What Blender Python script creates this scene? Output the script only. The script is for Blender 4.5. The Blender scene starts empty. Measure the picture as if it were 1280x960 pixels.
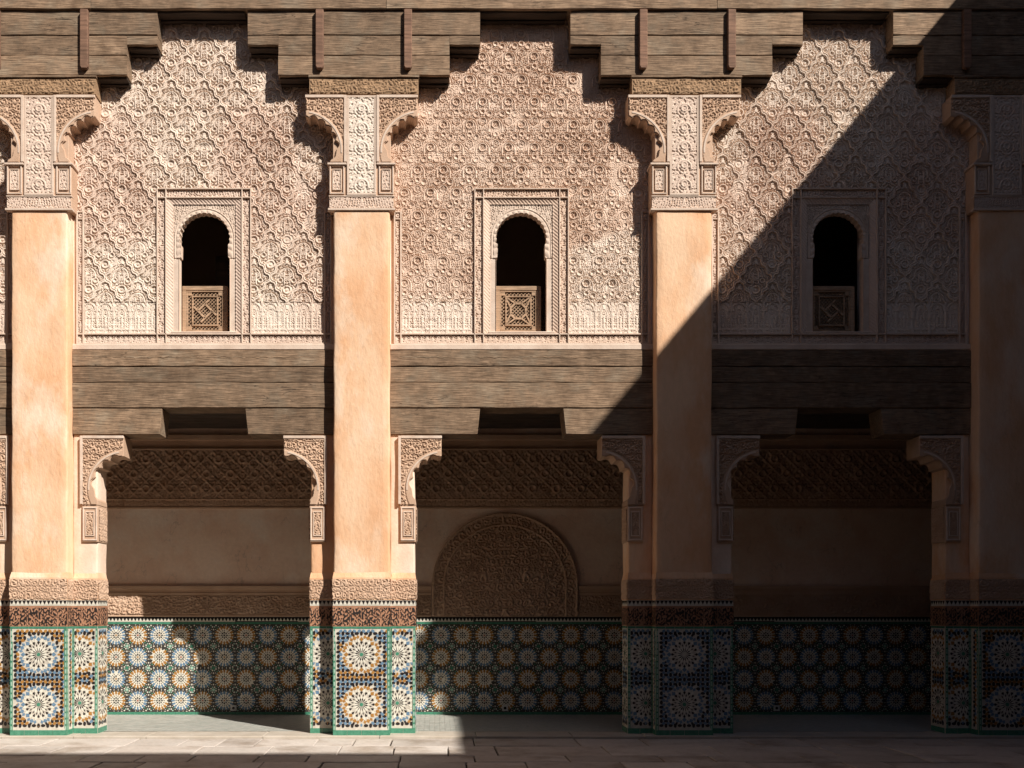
import bpy, bmesh, math, random
import numpy as np
random.seed(7); rng = np.random.default_rng(7)
S = bpy.context.scene
COL = S.collection
PI = math.pi
rad = math.radians

# ------------------------------------------------------------------ camera
EYE, DIST = 1.62, 11.5
cam_d = bpy.data.cameras.new('camera'); cam = bpy.data.objects.new('camera', cam_d); COL.objects.link(cam)
cam.location = (0, -DIST, EYE); cam.rotation_euler = (rad(90), 0, 0)
cam_d.sensor_fit = 'HORIZONTAL'; cam_d.sensor_width = 36; cam_d.lens = 36 * 1150 / 1280
cam_d.shift_x = 95 / 1280; cam_d.shift_y = 280 / 1280; cam_d.clip_end = 300
S.camera = cam
# ------------------------------------------------------------------ sky, sun, exposure
SUN = (-.97, 1.0, -1.15)                      # direction the light travels
elev = math.atan2(1.15, math.hypot(.97, 1)); azim = math.atan2(.97, -1)
w = bpy.data.worlds.new('World'); S.world = w; w.use_nodes = True
nt = w.node_tree; bg = nt.nodes['Background']
sky = nt.nodes.new('ShaderNodeTexSky'); sky.sky_type = 'NISHITA'; sky.sun_disc = False
sky.sun_elevation = elev; sky.sun_rotation = azim
nt.links.new(sky.outputs[0], bg.inputs[0]); bg.inputs[1].default_value = .05
sd = bpy.data.lights.new('sun', 'SUN'); sd.energy = 5; sd.angle = rad(.53); sd.color = (1, .945, .87)
so = bpy.data.objects.new('sun', sd); COL.objects.link(so); so.location = (12, -12, 20)
from mathutils import Vector
so.rotation_euler = Vector(SUN).to_track_quat('-Z', 'Y').to_euler()
S.view_settings.view_transform = 'Standard'; S.view_settings.look = 'None'
S.view_settings.exposure = .56; S.view_settings.gamma = 1

# ------------------------------------------------------------------ materials
def mat(name, c1, c2=None, scale=3.0, rough=.9, bump=.0, bscale=40, detail=6, stretch=(1, 1, 1), c3=None, s3=.6,
        fine=0.0, crack=0.0, objrand=0.0, spec=.3, grain=None, tone=None, lo=.35, hi=.65, bdist=.01):
    m = bpy.data.materials.new(name); m.use_nodes = True
    t = m.node_tree; N = t.nodes; L = t.links; b = N['Principled BSDF']
    b.inputs['Roughness'].default_value = rough; b.inputs['Specular IOR Level'].default_value = spec
    tc = N.new('ShaderNodeTexCoord'); mp = N.new('ShaderNodeMapping'); L.new(tc.outputs['Object'], mp.inputs[0])
    mp.inputs['Scale'].default_value = stretch
    vec = mp.outputs[0]
    if objrand:
        oi = N.new('ShaderNodeObjectInfo'); va = N.new('ShaderNodeVectorMath'); va.operation = 'ADD'
        mu = N.new('ShaderNodeMath'); mu.operation = 'MULTIPLY'; mu.inputs[1].default_value = 37
        L.new(oi.outputs['Random'], mu.inputs[0]); L.new(mp.outputs[0], va.inputs[0]); L.new(mu.outputs[0], va.inputs[1]); vec = va.outputs[0]
    def noise(sc, det):
        n = N.new('ShaderNodeTexNoise'); n.inputs['Scale'].default_value = sc; n.inputs['Detail'].default_value = det
        n.inputs['Roughness'].default_value = .62; L.new(vec, n.inputs['Vector']); return n
    def ramp(src, a, bb):
        r = N.new('ShaderNodeMapRange'); r.inputs[1].default_value = a; r.inputs[2].default_value = bb; L.new(src, r.inputs[0]); return r.outputs[0]
    def mix(f, a, bb, mode='MIX'):
        x = N.new('ShaderNodeMix'); x.data_type = 'RGBA'; x.blend_type = mode
        if isinstance(f, float): x.inputs[0].default_value = f
        else: L.new(f, x.inputs[0])
        for i, q in ((6, a), (7, bb)):
            if isinstance(q, tuple): x.inputs[i].default_value = (*q, 1)
            else: L.new(q, x.inputs[i])
        return x.outputs[2]
    col = c1
    if c2: col = mix(ramp(noise(scale, detail).outputs[0], lo, hi), c1, c2)
    if c3: col = mix(ramp(noise(s3, 5).outputs[0], .5, .66), col, c3)
    if fine:
        f1 = ramp(noise(19, 8).outputs[0], .3, .7)
        fm = N.new('ShaderNodeMath'); fm.operation = 'MULTIPLY_ADD'; fm.inputs[1].default_value = fine * 2; fm.inputs[2].default_value = 1 - fine; L.new(f1, fm.inputs[0])
        hh = N.new('ShaderNodeHueSaturation'); L.new(fm.outputs[0], hh.inputs['Value'])
        if isinstance(col, tuple): hh.inputs['Color'].default_value = (*col, 1)
        else: L.new(col, hh.inputs['Color'])
        col = hh.outputs[0]
    if crack:
        mpc = N.new('ShaderNodeMapping'); mpc.inputs['Scale'].default_value = (.10, 1, 1) if grain else (1, 1, .6); L.new(vec, mpc.inputs[0])
        cn_ = N.new('ShaderNodeTexNoise'); cn_.inputs['Scale'].default_value = 11 if grain else 2.3; cn_.inputs['Detail'].default_value = 5; L.new(mpc.outputs[0], cn_.inputs['Vector'])
        sb = N.new('ShaderNodeMath'); sb.operation = 'SUBTRACT'; sb.inputs[1].default_value = .5; L.new(cn_.outputs[0], sb.inputs[0])
        ab = N.new('ShaderNodeMath'); ab.operation = 'ABSOLUTE'; L.new(sb.outputs[0], ab.inputs[0])
        cm = N.new('ShaderNodeMapRange'); cm.inputs[1].default_value = .002; cm.inputs[2].default_value = .012 if grain else .006; cm.inputs[3].default_value = crack; cm.inputs[4].default_value = 0; L.new(ab.outputs[0], cm.inputs[0])
        gate = ramp(noise(1.3, 3).outputs[0], .48, .58); gm_ = N.new('ShaderNodeMath'); gm_.operation = 'MULTIPLY'; L.new(cm.outputs[0], gm_.inputs[0]); L.new(gate, gm_.inputs[1])
        col = mix(gm_.outputs[0], col, tuple(q * .25 for q in c1))
    if tone:
        at = N.new('ShaderNodeAttribute'); at.attribute_name = 'tone'; col = mix(at.outputs['Fac'], col, tone)
    if grain:
        g = N.new('ShaderNodeTexNoise'); g.inputs['Scale'].default_value = grain; g.inputs['Detail'].default_value = 8
        mp2 = N.new('ShaderNodeMapping'); mp2.inputs['Scale'].default_value = (.075, 1, 1); L.new(vec, mp2.inputs[0]); L.new(mp2.outputs[0], g.inputs['Vector'])
        gr = ramp(g.outputs[0], .32, .68)
        v = N.new('ShaderNodeMath'); v.operation = 'MULTIPLY_ADD'; v.inputs[1].default_value = .7; v.inputs[2].default_value = .68; L.new(gr, v.inputs[0])
        hs = N.new('ShaderNodeHueSaturation'); L.new(v.outputs[0], hs.inputs['Value'])
        if isinstance(col, tuple): hs.inputs['Color'].default_value = (*col, 1)
        else: L.new(col, hs.inputs['Color'])
        col = hs.outputs[0]
    if objrand:
        v = N.new('ShaderNodeMapRange'); v.inputs[3].default_value = 1 - objrand; v.inputs[4].default_value = 1 + objrand; L.new(oi.outputs['Random'], v.inputs[0])
        hs = N.new('ShaderNodeHueSaturation'); L.new(v.outputs[0], hs.inputs['Value'])
        if isinstance(col, tuple): hs.inputs['Color'].default_value = (*col, 1)
        else: L.new(col, hs.inputs['Color'])
        col = hs.outputs[0]
    if isinstance(col, tuple): b.inputs['Base Color'].default_value = (*col, 1)
    else: L.new(col, b.inputs['Base Color'])
    if bump:
        bp = N.new('ShaderNodeBump'); bp.inputs['Strength'].default_value = bump; bp.inputs['Distance'].default_value = bdist
        nb = noise(bscale, 7)
        if grain: L.new(g.outputs[0], bp.inputs['Height'])
        else: L.new(nb.outputs[0], bp.inputs['Height'])
        L.new(bp.outputs[0], b.inputs['Normal'])
    return m

M = {}
M['stucco'] = mat('carved_stucco', (.68, .53, .43), (.585, .435, .345), 1.7, .95, .35, 70, tone=(.72, .62, .52), c3=(.66, .53, .43), s3=.9)
M['stucco_warm'] = mat('warm_stucco', (.55, .38, .27), (.46, .30, .20), 2.2, .95, .35, 70, tone=(.72, .62, .52))
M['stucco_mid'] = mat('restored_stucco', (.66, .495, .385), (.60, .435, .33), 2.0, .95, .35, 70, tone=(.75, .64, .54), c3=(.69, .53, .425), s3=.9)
M['stucco_pale'] = mat('pale_stucco', (.66, .53, .43), (.54, .41, .32), 5, .95, .3, 60)
M['plaster'] = mat('orange_plaster', (.68, .385, .215), (.745, .50, .325), 1.7, .94, .4, 24, stretch=(1, 1, .5), c3=(.765, .585, .435), s3=1.6, lo=.4, hi=.6, bdist=.02, objrand=.03, fine=.045, crack=.14)
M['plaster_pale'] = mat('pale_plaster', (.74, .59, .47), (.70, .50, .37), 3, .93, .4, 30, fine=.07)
M['plaster_in'] = mat('gallery_plaster', (.80, .63, .51), (.74, .54, .42), 1.3, .93, .3, 30, c3=(.84, .74, .65), s3=.8, fine=.06, crack=.3, lo=.42, hi=.58)
M['wood'] = mat('weathered_cedar', (.24, .16, .102), (.14, .089, .054), 6, .9, .8, 20, grain=70, objrand=.2, bdist=.012, c3=(.225, .165, .112), s3=3.0, fine=.12, crack=.9)
M['wood_carved'] = mat('carved_cedar', (.34, .215, .125), (.26, .16, .09), 6, .9, .5, 20, grain=70, fine=.12)
M['wood_red'] = mat('reddish_cedar', (.21, .115, .075), (.15, .085, .055), 3, .85, .7, 20, grain=38, objrand=.15, bdist=.01)
M['wood_light'] = mat('screen_cedar', (.40, .265, .17), (.32, .205, .125), 5, .8, .5, 30, grain=50, bdist=.006)
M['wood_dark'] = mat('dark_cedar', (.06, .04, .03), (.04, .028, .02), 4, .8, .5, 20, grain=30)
M['white'] = mat('white_zellige', (.72, .69, .60), (.62, .58, .48), 25, .28, .15, 60, spec=.5, bdist=.004)
M['black'] = mat('black_zellige', (.018, .016, .018), (.03, .024, .022), 25, .25, .15, 60, spec=.5, bdist=.004)
M['blue'] = mat('blue_zellige', (.105, .185, .28), (.17, .26, .35), 22, .27, .15, 60, spec=.5, bdist=.004)
M['ochre'] = mat('ochre_zellige', (.40, .21, .06), (.31, .145, .04), 22, .27, .15, 60, spec=.5, bdist=.004)
M['green'] = mat('green_zellige', (.045, .185, .115), (.08, .25, .165), 22, .25, .15, 60, spec=.5, bdist=.004)
M['mint'] = mat('mint_zellige', (.36, .53, .43), (.28, .45, .35), 22, .27, .15, 60, spec=.5, bdist=.004)
M['red'] = mat('red_zellige', (.30, .07, .03), None, 5, .3, spec=.5)
M['grout'] = mat('tile_grout', (.60, .56, .48), (.48, .43, .36), 20, .8, .3, 80)
M['bed'] = mat('dark_mosaic_bed', (.035, .032, .03), (.06, .052, .045), 30, .45, .2, 80)
M['cut_tile'] = mat('cut_glazed_tile', (.42, .22, .13), (.33, .16, .09), 12, .7, .2, 60, tone=(.02, .014, .012))
M['paver'] = mat('marble_paver', (.46, .40, .35), (.54, .485, .435), 1.6, .62, .5, 16, objrand=.14, c3=(.34, .28, .23), s3=1.7, fine=.10, bdist=.012)
M['mortar'] = mat('paving_mortar', (.07, .055, .045), (.05, .04, .03), 10, .95, .4, 40)
M['ftile'] = mat('gallery_floor_tile', (.50, .48, .43), (.34, .36, .32), 14, .5, .3, 60)
M['threshold'] = mat('threshold_marble', (.50, .44, .37), (.42, .36, .29), 4, .6, .3, 20)
M['socket'] = mat('socket_plastic', (.6, .6, .58), None, 5, .4)
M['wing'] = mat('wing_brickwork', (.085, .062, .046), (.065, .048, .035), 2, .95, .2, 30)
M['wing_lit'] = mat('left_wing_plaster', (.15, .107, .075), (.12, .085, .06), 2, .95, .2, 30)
M['interior'] = mat('upper_room_plaster', (.55, .42, .33), (.48, .36, .28), 2, .95)
M['rooftile'] = mat('green_roof_tile', (.05, .14, .09), (.08, .17, .11), 9, .4, .3, 30)
ZM = [M[k] for k in ('white', 'black', 'blue', 'ochre', 'green', 'mint', 'red')]
WH, BK, BL, OC, GR, MI, RD = range(7)

# ------------------------------------------------------------------ builders
def link(o, parent=None, loc=(0, 0, 0), rz=0):
    COL.objects.link(o); o.location = loc; o.rotation_euler = (0, 0, rz)
    if parent: o.parent = parent
    return o
def tag(o, label=None, cat=None, group=None, kind=None):
    if label: o['label'] = label
    if cat: o['category'] = cat
    if group: o['group'] = group
    if kind: o['kind'] = kind
    return o
def thing(name, label, cat, loc=(0, 0, 0), group=None):
    o = bpy.data.objects.new(name, None); o.empty_display_size = .2
    link(o, None, loc); return tag(o, label, cat, group)
def inst(name, mesh, parent=None, loc=(0, 0, 0), rz=0, kind=None):
    o = bpy.data.objects.new(name, mesh); link(o, parent, loc, rz)
    if kind: o['kind'] = kind
    return o

class MB:
    def __init__(s): s.v = []; s.f = []; s.m = []
    def face(s, pts, m=0):
        i = len(s.v); s.v += [tuple(p) for p in pts]; s.f.append(tuple(range(i, i + len(pts)))); s.m.append(m)
    def box(s, x0, x1, y0, y1, z0, z1, m=0):
        i = len(s.v)
        s.v += [(x, y, z) for x in (x0, x1) for y in (y0, y1) for z in (z0, z1)]
        for q in ((0, 1, 3, 2), (4, 6, 7, 5), (0, 4, 5, 1), (2, 3, 7, 6), (0, 2, 6, 4), (1, 5, 7, 3)):
            s.f.append(tuple(i + k for k in q)); s.m.append(m)
        return s
    def prism(s, poly, y0, y1, m=0):                 # polygon in x,z extruded along y
        n = len(poly); i = len(s.v)
        s.v += [(x, y0, z) for x, z in poly] + [(x, y1, z) for x, z in poly]
        s.f.append(tuple(range(i, i + n))); s.f.append(tuple(range(i + 2 * n - 1, i + n - 1, -1))); s.m += [m, m]
        for k in range(n):
            s.f.append((i + k, i + n + k, i + n + (k + 1) % n, i + (k + 1) % n)); s.m.append(m)
        return s
    def bar(s, p, q, wd, y0, y1, m=0):               # flat bar in the x,z plane
        dx, dz = q[0] - p[0], q[1] - p[1]; l = math.hypot(dx, dz); nx, nz = -dz / l * wd / 2, dx / l * wd / 2
        return s.prism([(p[0] + nx, p[1] + nz), (p[0] - nx, p[1] - nz), (q[0] - nx, q[1] - nz), (q[0] + nx, q[1] + nz)], y0, y1, m)
    def mesh(s, name, mats, bevel=0, fixn=True, smooth=False):
        me = bpy.data.meshes.new(name); me.from_pydata(s.v, [], s.f)
        for mm in (mats if isinstance(mats, (list, tuple)) else [mats]): me.materials.append(mm)
        me.polygons.foreach_set('material_index', s.m)
        if fixn or bevel:
            bm = bmesh.new(); bm.from_mesh(me)
            if bevel:
                ed = [e for e in bm.edges if len(e.link_faces) == 2 and e.calc_face_angle(0) > .5]
                bmesh.ops.bevel(bm, geom=ed, offset=bevel, segments=1, affect='EDGES', profile=.5)
            bmesh.ops.recalc_face_normals(bm, faces=bm.faces[:]); bm.to_mesh(me); bm.free()
        if smooth: me.polygons.foreach_set('use_smooth', [True] * len(me.polygons))
        me.update(); return me

def rough_box_mesh(name, x0, x1, y0, y1, z0, z1, mt, step=.07, amp=.006, r=.022, seed=0):
    """a rendered block with hand-trowelled, slightly wavy faces and softened edges (sides and front, no top/bottom)"""
    xs = [(x0, y1)] + [(x0, y1 + (y0 + r - y1) * k / 2) for k in (1, 2)] + [(x0 + r * .3, y0 + r * .3)]
    n = max(2, int((x1 - x0) / step)); xs += [(x0 + r + (x1 - x0 - 2 * r) * k / n, y0) for k in range(n + 1)]
    xs += [(x1 - r * .3, y0 + r * .3)] + [(x1, y0 + r + (y1 - y0 - r) * k / 2) for k in range(3)]
    m = max(2, int((z1 - z0) / step)); rg = np.random.default_rng(seed + 103)
    A = rg.uniform(0, 6.28, (6,)); F = rg.uniform(2, 9, (6,))
    v = []
    for j in range(m + 1):
        z = z0 + (z1 - z0) * j / m
        for (x, y) in xs:
            wv = amp * (math.sin(F[0] * z + A[0] + 2 * x) + .6 * math.sin(F[1] * z * 1.9 + A[1]) + .4 * math.sin(F[2] * x * 2 + A[2] + z * 3)) * .5
            wx = amp * (math.sin(F[3] * z + A[3]) + .5 * math.sin(F[4] * 2.3 * z + A[4])) * .5
            v.append((x + (wx if x < (x0 + x1) / 2 else -wx), y + (wv if y < y0 + r * 1.1 else 0), z))
    c = len(xs)
    f = [(j * c + i, j * c + i + 1, (j + 1) * c + i + 1, (j + 1) * c + i) for j in range(m) for i in range(c - 1)]
    me = bpy.data.meshes.new(name); me.from_pydata(v, [], f); me.materials.append(mt)
    me.polygons.foreach_set('use_smooth', [True] * len(f)); me.update(); return me

def plank_mesh(name, x0, x1, y0, y1, z0, z1, mt, seed=0, j=.004, ch=.007, poly=None):
    """a long board: chamfered section swept along x with uneven edges and worn ends"""
    rg = random.Random(seed); n = max(3, int((x1 - x0) / .22)); v = []; f = []
    for i in range(n + 1):
        x = x0 + (x1 - x0) * i / n
        a, b, c, d = (rg.uniform(-j, j) for _ in range(4))
        Z0, Z1, Y0, Y1 = z0 + a, z1 + b, y0 + c * .7, y1
        v += [(x, Y0, Z0 + ch), (x, Y0, Z1 - ch), (x, Y0 + ch, Z1), (x, Y1, Z1), (x, Y1, Z0), (x, Y0 + ch, Z0)]
    for i in range(n):
        for k in range(6):
            f.append((i * 6 + k, i * 6 + (k + 1) % 6, i * 6 + 6 + (k + 1) % 6, i * 6 + 6 + k))
    f.append(tuple(range(6))); f.append(tuple(range(n * 6 + 5, n * 6 - 1, -1)))
    me = bpy.data.meshes.new(name); me.from_pydata(v, [], f); me.materials.append(mt)
    bm = bmesh.new(); bm.from_mesh(me); bmesh.ops.recalc_face_normals(bm, faces=bm.faces[:]); bm.to_mesh(me); bm.free()
    me.update(); return me
def plank(parent, x0, x1, y0, y1, z0, z1, mt=None, name='plank', seed=None, j=.004):
    return inst(name, plank_mesh(name, x0, x1, y0, y1, z0, z1, mt or M['wood'], random.randrange(10**6) if seed is None else seed, j), parent)

# ---- carved relief: a dense sheet of real height, kept only where mask() is true
def relief(name, x0, x1, z0, z1, res, hf, mt, mask=None, tone=None, y=0.0, axis='x', smooth=True):
    nx = max(2, int(round((x1 - x0) / res))); nz = max(2, int(round((z1 - z0) / res)))
    X, Z = np.meshgrid(np.linspace(x0, x1, nx + 1), np.linspace(z0, z1, nz + 1))
    H = hf(X, Z)
    co = np.stack([X, y - H, Z], -1).reshape(-1, 3)
    if axis == 'y':  # sheet facing +x, x becomes depth
        co = np.stack([H + y, X, Z], -1).reshape(-1, 3)
    if axis == '-y':  # sheet facing -x
        co = np.stack([y - H, X, Z], -1).reshape(-1, 3)
    i = np.arange(nz)[:, None] * (nx + 1) + np.arange(nx)[None, :]
    q = np.stack([i, i + 1, i + nx + 2, i + nx + 1], -1).reshape(-1, 4)
    if axis == '-y': q = q[:, ::-1]
    if mask is not None:
        k = mask((X[:-1, :-1] + X[1:, 1:]) / 2, (Z[:-1, :-1] + Z[1:, 1:]) / 2).reshape(-1); q = q[k]
        used = np.zeros(len(co), bool); used[q.reshape(-1)] = True; mp = np.cumsum(used) - 1; co = co[used]; q = mp[q]
    else: used = np.ones(len(co), bool)
    me = bpy.data.meshes.new(name); nq = len(q)
    me.vertices.add(len(co)); me.vertices.foreach_set('co', co.astype(np.float32).ravel())
    me.loops.add(nq * 4); me.loops.foreach_set('vertex_index', q.astype(np.int32).ravel())
    me.polygons.add(nq); me.polygons.foreach_set('loop_start', np.arange(0, nq * 4, 4, dtype=np.int32))
    try: me.polygons.foreach_set('loop_total', np.full(nq, 4, np.int32))
    except Exception: pass
    me.materials.append(mt)
    if tone is not None:
        a = me.attributes.new('tone', 'FLOAT', 'POINT'); T = np.clip(tone(X, Z, H), 0, 1).reshape(-1)[used]
        a.data.foreach_set('value', T.astype(np.float32))
    me.update(calc_edges=True); me.polygons.foreach_set('use_smooth', np.full(nq, smooth, bool)); return me

def ss(a, b, t):
    t = np.clip((t - a) / (b - a), 0, 1); return t * t * (3 - 2 * t)
def ring(r, r0, wd): return 1 - ss(wd * .55, wd * 1.1, np.abs(r - r0))
def vnoise(X, Z, sc, seed=0):
    rg = np.random.default_rng(seed); T = rg.random((64, 64))
    u, v = X * sc + 100.3, Z * sc + 57.7; i, j = np.floor(u).astype(int), np.floor(v).astype(int); a, b = ss(0, 1, u - i), ss(0, 1, v - j)
    g = lambda p, q: T[p % 64, q % 64]
    return (g(i, j) * (1 - a) + g(i + 1, j) * a) * (1 - b) + (g(i, j + 1) * (1 - a) + g(i + 1, j + 1) * a) * b
def arab(u, v, s):
    """scrolling leaf-and-stem pattern, mirror symmetric in u"""
    a = np.abs(u) * 2 * PI / s; b = v * 2 * PI / s
    f = np.sin(a + 1.7 * np.sin(b * .77 + .6)) * np.cos(b + 1.5 * np.sin(a * .85)) + .35 * np.sin(1.9 * a + b * .6)
    return ss(-.42, -.22, f) * (1 - .55 * (1 - ss(.06, .16, np.abs(f - .55))))
def scroll_h(s=.07, d=.014):
    return lambda X, Z: d * arab(X - .5 * (X.min() + X.max()), Z, s)

def spiral(u, v, c=.13, p=.036):
    """vine scrolls: alternating spirals in a grid of cells, joined by leaves"""
    u, v = u + c * .5 * (vnoise(u, v, 1.1 / c, 41) - .5), v + c * .5 * (vnoise(u, v, 1.3 / c, 43) - .5)
    i, j = np.floor(u / c), np.floor(v / c); lx, lz = u - (i + .5) * c, v - (j + .5) * c
    ch = np.where((i + j) % 2 == 0, 1.0, -1.0); r = np.hypot(lx, lz); th = np.arctan2(lz, lx * ch)
    f = np.cos(2 * PI * r / p - th + (i * 1.7 + j * 2.3))
    h = ss(-.25, .35, f) * (r < c * .52)
    g = np.sin(2 * PI * (np.abs(lx) + np.abs(lz)) / p * .8 + 3 * th)
    h = np.where(r < c * (.34 + .16 * np.sin(i * 3.7 + j * 5.1) ** 2), h, ss(-.2, .4, g) * .9)
    return h * (.75 + .4 * vnoise(u, v, 6, 47))

def arcade(x, z, zb, pitch=.21):
    """row of little columns and arches along the foot of the carved fields"""
    t = (x / pitch + .5) % 1 - .5; tx = t * pitch; lz = z - zb
    h = 1 - ss(.012, .02, np.abs(np.abs(tx) - pitch * .5 + .0))
    h = np.maximum(h, ring(np.hypot(tx, (lz - .30)), pitch * .40, .014) * (lz > .28))
    h = np.maximum(h, .8 * (1 - ss(.007, .013, np.abs(np.abs(tx) - .040))) * (lz < .28) * (lz > .06))
    h = np.maximum(h, .9 * (1 - ss(.008, .015, np.abs(tx))) * (lz < .22))
    h = np.maximum(h, .9 * (1 - ss(.010, .018, np.abs(lz - .05))))
    h = np.maximum(h, .75 * (1 - ss(.022, .03, np.hypot(tx, lz - .33))))
    return np.maximum(h * (.75 + .25 * arab(tx, lz, .045)), .6 * arab(tx, lz, .055))

def sebka(x, z):
    """lozenge net of scalloped ribs; each lozenge holds a roundel, a palmette and pierced leafwork"""
    P, Q = .42, .64
    wob = .012 * (vnoise(x, z, 4, 61) - .5)
    u, v = (x + wob) / P, (z - 5.18 + .012 * (vnoise(x, z, 4, 62) - .5)) / Q
    a, b = u + v, u - v
    la = np.abs(((a + .5 + .034 * np.sin(2 * PI * 3 * b)) % 1) - .5); lb = np.abs(((b + .5 + .034 * np.sin(2 * PI * 3 * a)) % 1) - .5)
    d = np.minimum(la, lb) * .351
    ci, cj = np.floor(a) + .5, np.floor(b) + .5
    lx, lz = (u - (ci + cj) / 2) * P, (v - (ci - cj) / 2) * Q
    r1 = np.hypot(lx, lz + .15); r2 = np.hypot(lx, (lz - .02) * .85); r3 = np.hypot(np.abs(lx) - .085, lz + .035)
    h = .019 * arab(lx, lz, .066)
    def cut(h, dist, w0):                      # narrow sunk outline
        return h * ss(w0 * .5, w0, np.abs(dist))
    for dist in (r1 - .062, (r2 - .096), r3 - .042): h = cut(h, dist, .010)
    h = np.maximum(h, .023 * ring(r1, .047, .010)); h = np.where(r1 < .036, .001 + .012 * (r1 < .015), h)
    h = np.maximum(h, .022 * ring(r2, .083, .008) * (lz > -.03))
    h = np.maximum(h, .021 * ring(r3, .029, .008)); h = np.where(r3 < .019, .001, h)
    h = np.maximum(h, .021 * (1 - ss(.005, .009, np.abs(np.abs(lx) - .034))) * (lz > -.09) * (lz < .06))
    h = np.maximum(h, .022 * (1 - ss(.018, .025, np.hypot(lx, lz - .19))))
    h = h * ss(.026, .036, d)
    rib = (1 - ss(.016, .025, d)) * (1 - .3 * (1 - ss(.003, .008, d)))
    return np.maximum(h, .031 * rib)

def net(x, z):
    """staggered rows of flower roundels under small arches, with pierced leafwork between"""
    P, R = .33, .288
    x = x + .006 * (vnoise(x, z, 4, 63) - .5); zz = z - 5.46 + .006 * (vnoise(x, z, 4, 64) - .5); j0 = np.round(zz / R)
    h = .013 * arab(((x / P + .5) % 1 - .5) * P, zz, .052)
    rows = []
    for dj in (-1, 0, 1):
        j = j0 + dj; rows.append((((x / P + .5 * (j % 2) + .5) % 1 - .5) * P, zz - j * R))
    for lx, lz in rows:                                                    # arch over every roundel
        ra = np.hypot(lx, lz + .022); up_ = lz > -.03
        h = np.where(up_, h * ss(.004, .009, np.abs(ra - .094)), h); h = np.maximum(h, .020 * ring(ra, .082, .009) * up_)
        h = np.maximum(h, .020 * (1 - ss(.005, .010, np.abs(np.abs(lx) - .082))) * (lz <= -.03) * (lz > -.10))
    for lx, lz in rows:                                                    # loops and cups filling the gaps between the arches
        ax = np.abs(lx); rc = np.hypot(ax - P / 4, lz - R * .46); h = h * ss(.004, .008, np.abs(rc - .044)); h = np.maximum(h, .019 * ring(rc, .035, .007)); h = np.where(rc < .017, .001, h)
        rd = np.hypot(ax - P / 2, lz - .045); h = h * ss(.004, .008, np.abs(rd - .056)); h = np.maximum(h, .019 * ring(rd, .046, .008) * (lz > .02))
    for lx, lz in rows:                                                    # roundels, a big flower and two small cups
        r = np.hypot(lx, lz); th = np.arctan2(lz, lx)
        h = np.where(r < .060, .004, h); h = np.maximum(h, .022 * ring(r, .048, .009))
        h = np.where(r < .038, .000 + .012 * ss(.2, .6, np.cos(6 * th)) * (r < .028) * (r > .012) + .014 * (r < .008), h)
        rb = np.hypot(lx, lz + .125); h = np.where(rb < .036, .003, h); h = np.maximum(h, .019 * ring(rb, .030, .008)); h = np.where(rb < .021, .000, h)
    return h

# ------------------------------------------------------------------ main dimensions (metres)
BAY = 4.03
def pier_x(k): return -.93 + BAY * k          # k = -1 .. 2
def bay_x(k): return -.93 + BAY * (k - .5)    # k = -1 .. 2 (bay left of pier k)
WALL = .19                                     # carved wall behind the pier fronts
BACK = 2.25                                    # back wall of the gallery
GF = .03                                       # gallery floor level

# ------------------------------------------------------------------ the setting: courtyard floor
def quad_slab(name, pts, zt, th, mt, parent):
    c = .006; cx = sum(p[0] for p in pts) / 4; cy = sum(p[1] for p in pts) / 4
    mb = MB(); n = len(pts)
    ins = [(p[0] + (cx - p[0]) / max(abs(cx - p[0]), .01) * c, p[1] + (cy - p[1]) / max(abs(cy - p[1]), .01) * c) for p in pts]
    dz = [random.uniform(-.0025, .0025) for _ in pts]
    mb.v = [(p[0], p[1], zt - th) for p in pts] + [(p[0], p[1], zt - c + d) for p, d in zip(pts, dz)] + [(p[0], p[1], zt + d) for p, d in zip(ins, dz)]
    for k in range(n):
        k2 = (k + 1) % n; mb.f += [(k, k2, n + k2, n + k), (n + k, n + k2, 2 * n + k2, 2 * n + k)]; mb.m += [0, 0]
    mb.f.append(tuple(range(2 * n, 3 * n))); mb.m.append(0)
    return inst(name, mb.mesh(name, mt), parent)
g = MB(); g.box(-14, 16, -16, BACK + 2, -.3, -.03)
court = inst('courtyard_floor', g.mesh('courtyard_floor', M['mortar'])); tag(court, kind='structure')
yy = -.085
row = 0
while yy > -4.3:
    dep = random.choice([.42, .55, .62, .48, .7]); x = -8.6 + random.random() * .6
    while x < 8.0:
        wd = random.choice([.55, .8, 1.0, 1.25, .7, .62])
        if row % 3 == 0 and random.random() < .3: wd = .45
        gp = .009; jt = lambda: random.uniform(-.006, .006)
        a, b, c, d = (x + gp + jt(), yy - dep + gp + jt()), (x + wd - gp + jt(), yy - dep + gp + jt()), (x + wd - gp + jt(), yy - gp + jt()), (x + gp + jt(), yy - gp + jt())
        quad_slab('paving_stone', [a, b, c, d], random.uniform(-.004, .003), .05, M['paver'], court)
        x += wd
    yy -= dep; row += 1
far = MB(); far.box(-14, 16, -16, yy - .006, -.2, -.005)
inst('far_paving', far.mesh('far_paving', M['paver']), court)

gal = MB(); gal.box(-9, 9.5, .365, BACK + .02, -.2, GF - .012)
gfl = inst('gallery_floor', gal.mesh('gallery_floor', M['grout'])); tag(gfl, kind='structure')
tm = MB(); y = .37; r_ = 0
while y < BACK - .05:
    x = -6.6 + (.07 if r_ % 2 else 0)
    while x < 7.6:
        z = GF + random.uniform(-.0015, .0015); a, b = x + .003, x + .137; c, d = y + .003, y + .047
        tm.face([(a, c, z), (b, c, z), (b, d, z), (a, d, z)]); x += .14
    y += .05; r_ += 1
ft = inst('floor_tile_pattern', tm.mesh('floor_tile_pattern', M['ftile'], fixn=False), gfl); ft['kind'] = 'stuff'
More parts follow.
